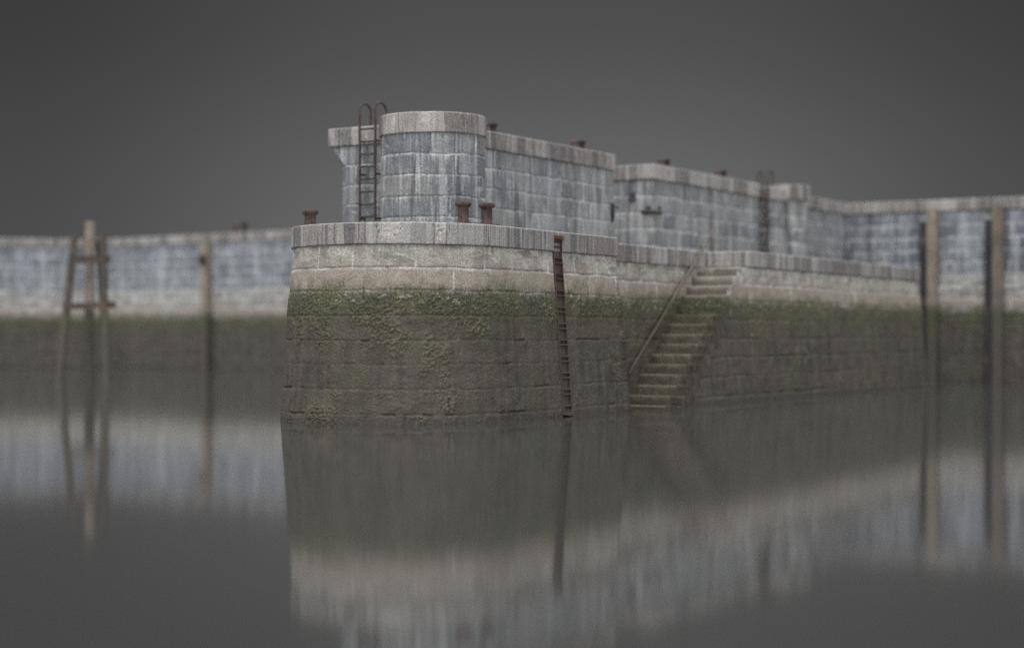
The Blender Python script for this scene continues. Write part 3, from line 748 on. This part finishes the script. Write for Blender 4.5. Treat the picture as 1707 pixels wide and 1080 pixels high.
MR = empty('mooring_ring', (float((b1 - B * .62)[0]), float((b1 - B * .62)[1]), 5.5), label='small dark iron mooring ring high on the end face of the second upper wall', cat='ring')
rp = b1 - B * .62 - A * .04
bm = bmesh.new(); pts = [Vector((rp[0], rp[1], 5.47)) + Vector((B[0], B[1], 0)) * .085 * math.cos(a) + Vector((0, 0, .085 * math.sin(a))) for a in np.linspace(0, 2 * math.pi, 17)]
bm_tube(bm, pts, .02, 6, cap=False); adopt(from_bm('ring', bm, M_DARK, None, True), MR)
bm = bmesh.new(); bm_box(bm, q3(rp + A * .02, 5.56), Vector((B[0], B[1], 0)) * .06, Vector((A[0], A[1], 0)) * .04, (0, 0, .06)); adopt(from_bm('ring_plate', bm, M_RUST), MR)
ec = c2 + B * .03 - A * .10
GH = empty('gate_hook', (float(ec[0]), float(ec[1]), 5.0), label='dark iron hinge pin at the right end of the nearest upper wall', cat='hinge')
bm = bmesh.new(); bm_tube(bm, [q3(ec, 4.62), q3(ec + B * .03, 4.9), q3(ec + B * .02, 5.10)], .045, 8); adopt(from_bm('pin', bm, M_DARK, None, True), GH)
bm = bmesh.new(); bm_tube(bm, [q3(ec, 5.03), q3(ec + A * .34 + B * .02, 5.0)], .028, 8); adopt(from_bm('arm', bm, M_RUST, None, True), GH)

# ------------------------------------------------------------------ timber piles
def square_pile(bm, c, ax, ay, hw, hd, z0, z1, taper=0):
    n = 22; rings = []
    for k in range(n + 1):
        z = z0 + (z1 - z0) * k / n; w = 1 - taper * k / n
        q = [c + ax * (i * hw * w + rnd.uniform(-.008, .008)) + ay * (jx * hd * w + rnd.uniform(-.008, .008)) for i, jx in ((-1, -1), (-.8, -1.08), (.8, -1.08), (1, -1), (1, 1), (-1, 1))]
        rings.append([bm.verts.new((p[0], p[1], z)) for p in q])
    for a, b in zip(rings, rings[1:]):
        for k in range(6): bm.faces.new((a[k], a[(k + 1) % 6], b[(k + 1) % 6], b[k]))
    bm.faces.new(rings[-1]); bm.faces.new(rings[0][::-1]); bmesh.ops.recalc_face_normals(bm, faces=bm.faces)
def on_right(u):
    for t in np.linspace(0, 20, 4000):
        p = C2 + B * t - A * .3
        if p[0] / p[1] > u / 2850: return C2 + B * t
for u, lab in ((701, 'pale timber fender pile against the right quay wall, left of the two'), (810, 'greyer timber fender pile against the right quay wall, nearest the right edge')):
    p = on_right(u)
    o = empty('fender_pile', (float(p[0]), float(p[1]), 0), label=lab, cat='fender pile', group='fender piles on the right quay wall')
    bm = bmesh.new(); square_pile(bm, p - A * .30, B, A, .165, .15, -1, 6.06); adopt(from_bm('timber', bm, M_TIMB if u < 750 else M_TIMB2), o)
    bm = bmesh.new(); square_pile(bm, p - B * .34 - A * .16, B, A, .13, .12, -1, 5.6); adopt(from_bm('dark_side_post', bm, M_BLACK), o)  # narrow near-black post standing left of each pile
for t in np.linspace(0, 20, 4000):
    p = l1 + dl * t
    if p[0] / p[1] > -503 / 2850: break
o = empty('fender_pile', (float(p[0]), float(p[1]), 0), label='single brown timber pile against the far left quay wall', cat='fender pile')
bm = bmesh.new(); square_pile(bm, p + nl * .26, dl, -nl, .20, .2, -1, 6.0); adopt(from_bm('timber', bm, M_TIMB), o)
bm = bmesh.new(); bm_box(bm, q3(p + nl * .5, 5.15), Vector((dl[0], dl[1], 0)) * .2, Vector((nl[0], nl[1], 0)) * .06, (0, 0, .22)); adopt(from_bm('iron_shoe', bm, M_DARK), o)

# ------------------------------------------------------------------ timber dolphin
DZ = 64.
def dx(px): return (px - 853) / 2850 * DZ
dc = P(dx(149), DZ)
DO = empty('timber_dolphin', (float(dc[0]), float(dc[1]), 0), label='free-standing timber dolphin with raking legs standing in the water at the left', cat='mooring dolphin')
M_LEG = timber_material('dark_leg_timber', (.085, .07, .058), (.032, .027, .023))
def rpile(name, p0, p1, r0, r1, mat, z0=-1.0):
    bm = bmesh.new(); a = Vector(p0); b = Vector(p1); n = 14
    pts = [a.lerp(b, k / n) + Vector((rnd.uniform(-.012, .012), rnd.uniform(-.012, .012), 0)) for k in range(n + 1)]
    bm_tube(bm, pts, 1.0, 12, True, lambda f: r0 + (r1 - r0) * f); return adopt(from_bm(name, bm, mat, None, False), DO)
rpile('post', (dc[0], dc[1], -1.2), (dc[0], dc[1], 5.88), .205, .18, M_TIMB)
for (sx, y0, xt, xb, zt) in ((-1, -.75, -.46, -.86, 5.35), (1, -.75, .58, 1.02, 5.35), (.1, .9, .23, .33, 5.2)):
    rpile('raking_leg', (dc[0] + xb, dc[1] + y0 * 2.0, -1.2), (dc[0] + xt, dc[1] + y0 * .55, zt), .165, .14, M_BLACK if sx == .1 else M_LEG)
dk = timber_material('dark_brace', (.10, .075, .06), (.035, .028, .025), tide=False)
for (zb_, w) in ((4.45, .62), (2.72, .80)):
    for y in (-.62, .30):
        bm = bmesh.new(); yy = dc[1] + (y if zb_ > 4 else y * 1.55); bm_box(bm, (dc[0] + .06, yy, zb_ + (.03 if y > 0 else 0)), (w, 0, .02), (0, .07, 0), (0, 0, .12), .015); adopt(from_bm('brace', bm, dk), DO)

# ------------------------------------------------------------------ water and bed
m, nt, bs = newmat('still_harbour_water')
z, pos = posz(nt)
nb = nt.noise(nt.scale(pos, (.25, .12, 1)), 1, 3, .5); nf = nt.noise(nt.scale(pos, (2.2, 1.1, 1)), 1, 3, .5)
nt.put(bs.inputs['Base Color'], nt.mix(nb, (.041, .041, .039), (.049, .049, .047)))
bs.inputs['Roughness'].default_value = .068; bs.inputs['IOR'].default_value = 2.9
bp = nt.n('ShaderNodeBump'); bp.inputs['Strength'].default_value = .05; bp.inputs['Distance'].default_value = .02
nt.put(bp.inputs['Height'], nf); nt.L.new(bp.outputs[0], bs.inputs['Normal'])
bm = bmesh.new(); bm.faces.new([bm.verts.new(v) for v in ((-220, -60, 0), (220, -60, 0), (220, 140, 0), (-220, 140, 0))]); tag(from_bm('water', bm, m), kind='structure')
bm = bmesh.new(); bm.faces.new([bm.verts.new(v) for v in ((-2500, -2500, -4), (2500, -2500, -4), (2500, 2500, -4), (-2500, 2500, -4))]); tag(from_bm('harbour_bed', bm, M_BED), kind='structure')

# ------------------------------------------------------------------ light
SUN_EL, SUN_AZ = 58, 200      # behind the camera, a little to the left
w = bpy.data.worlds.new('World'); scene.world = w; w.use_nodes = True; nt = NT(w.node_tree)
bg = nt.N['Background']
sky = nt.n('ShaderNodeTexSky', sky_type='NISHITA', sun_disc=False); sky.sun_elevation = R(SUN_EL); sky.sun_rotation = R(SUN_AZ); sky.dust_density = 4
hs = nt.n('ShaderNodeHueSaturation'); hs.inputs['Saturation'].default_value = .12; nt.L.new(sky.outputs[0], hs.inputs['Color'])
tc = nt.n('ShaderNodeTexCoord'); sx = nt.n('ShaderNodeSeparateXYZ'); nt.L.new(tc.outputs['Generated'], sx.inputs[0])
X, Y, Z = sx.outputs
# overcast: a dark bank low ahead, brightening towards the zenith and behind the viewer
lowc = nt.mr(Z, .0, .20, 1.66, .54)                      # vignette put into the sky colour: darker upwards
side = nt.mr(nt.math('ABSOLUTE', nt.add(X, -.02)), .05, .31, 1.0, .44)  # same vignette painted in towards the left and right
cl = nt.noise(nt.scale(tc.outputs['Generated'], (1.5, 1.5, 6)), 1, 4, .5)
bank = nt.mul(nt.mul(lowc, side), nt.mr(cl, .2, .8, .96, 1.04))
upf = nt.mr(Z, .28, .85); back = nt.mr(Y, .55, -.5)
light = nt.math('MAXIMUM', upf, nt.mul(back, .75))
cloud = nt.mix(light, nt.mix(1.0, (.98, .98, .99), bank, 'MULTIPLY'), (16.5, 16.8, 17.3))
final = nt.mix(.06, cloud, hs.outputs[0])
nt.put(bg.inputs['Color'], final); bg.inputs['Strength'].default_value = .10
sl = bpy.data.lights.new('sun', 'SUN'); sl.energy = 1.5; sl.angle = R(25); sl.color = (1, .97, .93)
so = bpy.data.objects.new('sun', sl); COL.objects.link(so)
az = R(SUN_AZ); el = R(SUN_EL)
d = Vector((math.sin(az) * math.cos(el), math.cos(az) * math.cos(el), math.sin(el)))
so.rotation_euler = d.to_track_quat('Z', 'Y').to_euler(); so.location = (0, 0, 30)

# ------------------------------------------------------------------ camera
cam = bpy.data.cameras.new('camera'); co_ = bpy.data.objects.new('camera', cam); COL.objects.link(co_); scene.camera = co_
co_.location = (0, 0, 1.69); co_.rotation_euler = (R(90), 0, 0)
cam.sensor_width = 36; cam.lens = 36 * 2850 / 1707; cam.shift_y = 16 / 1707; cam.clip_end = 6000; cam.clip_start = .1
cam.dof.use_dof = True; cam.dof.focus_distance = 33.3; cam.dof.aperture_fstop = (cam.lens / 1000) / .27
scene.view_settings.view_transform = 'Standard'; scene.view_settings.look = 'None'; scene.view_settings.gamma = 1; scene.view_settings.exposure = 0.0
scene.cycles.use_denoising = False; scene.cycles.max_bounces = 6; scene.cycles.use_adaptive_sampling = True; scene.cycles.adaptive_threshold = .01
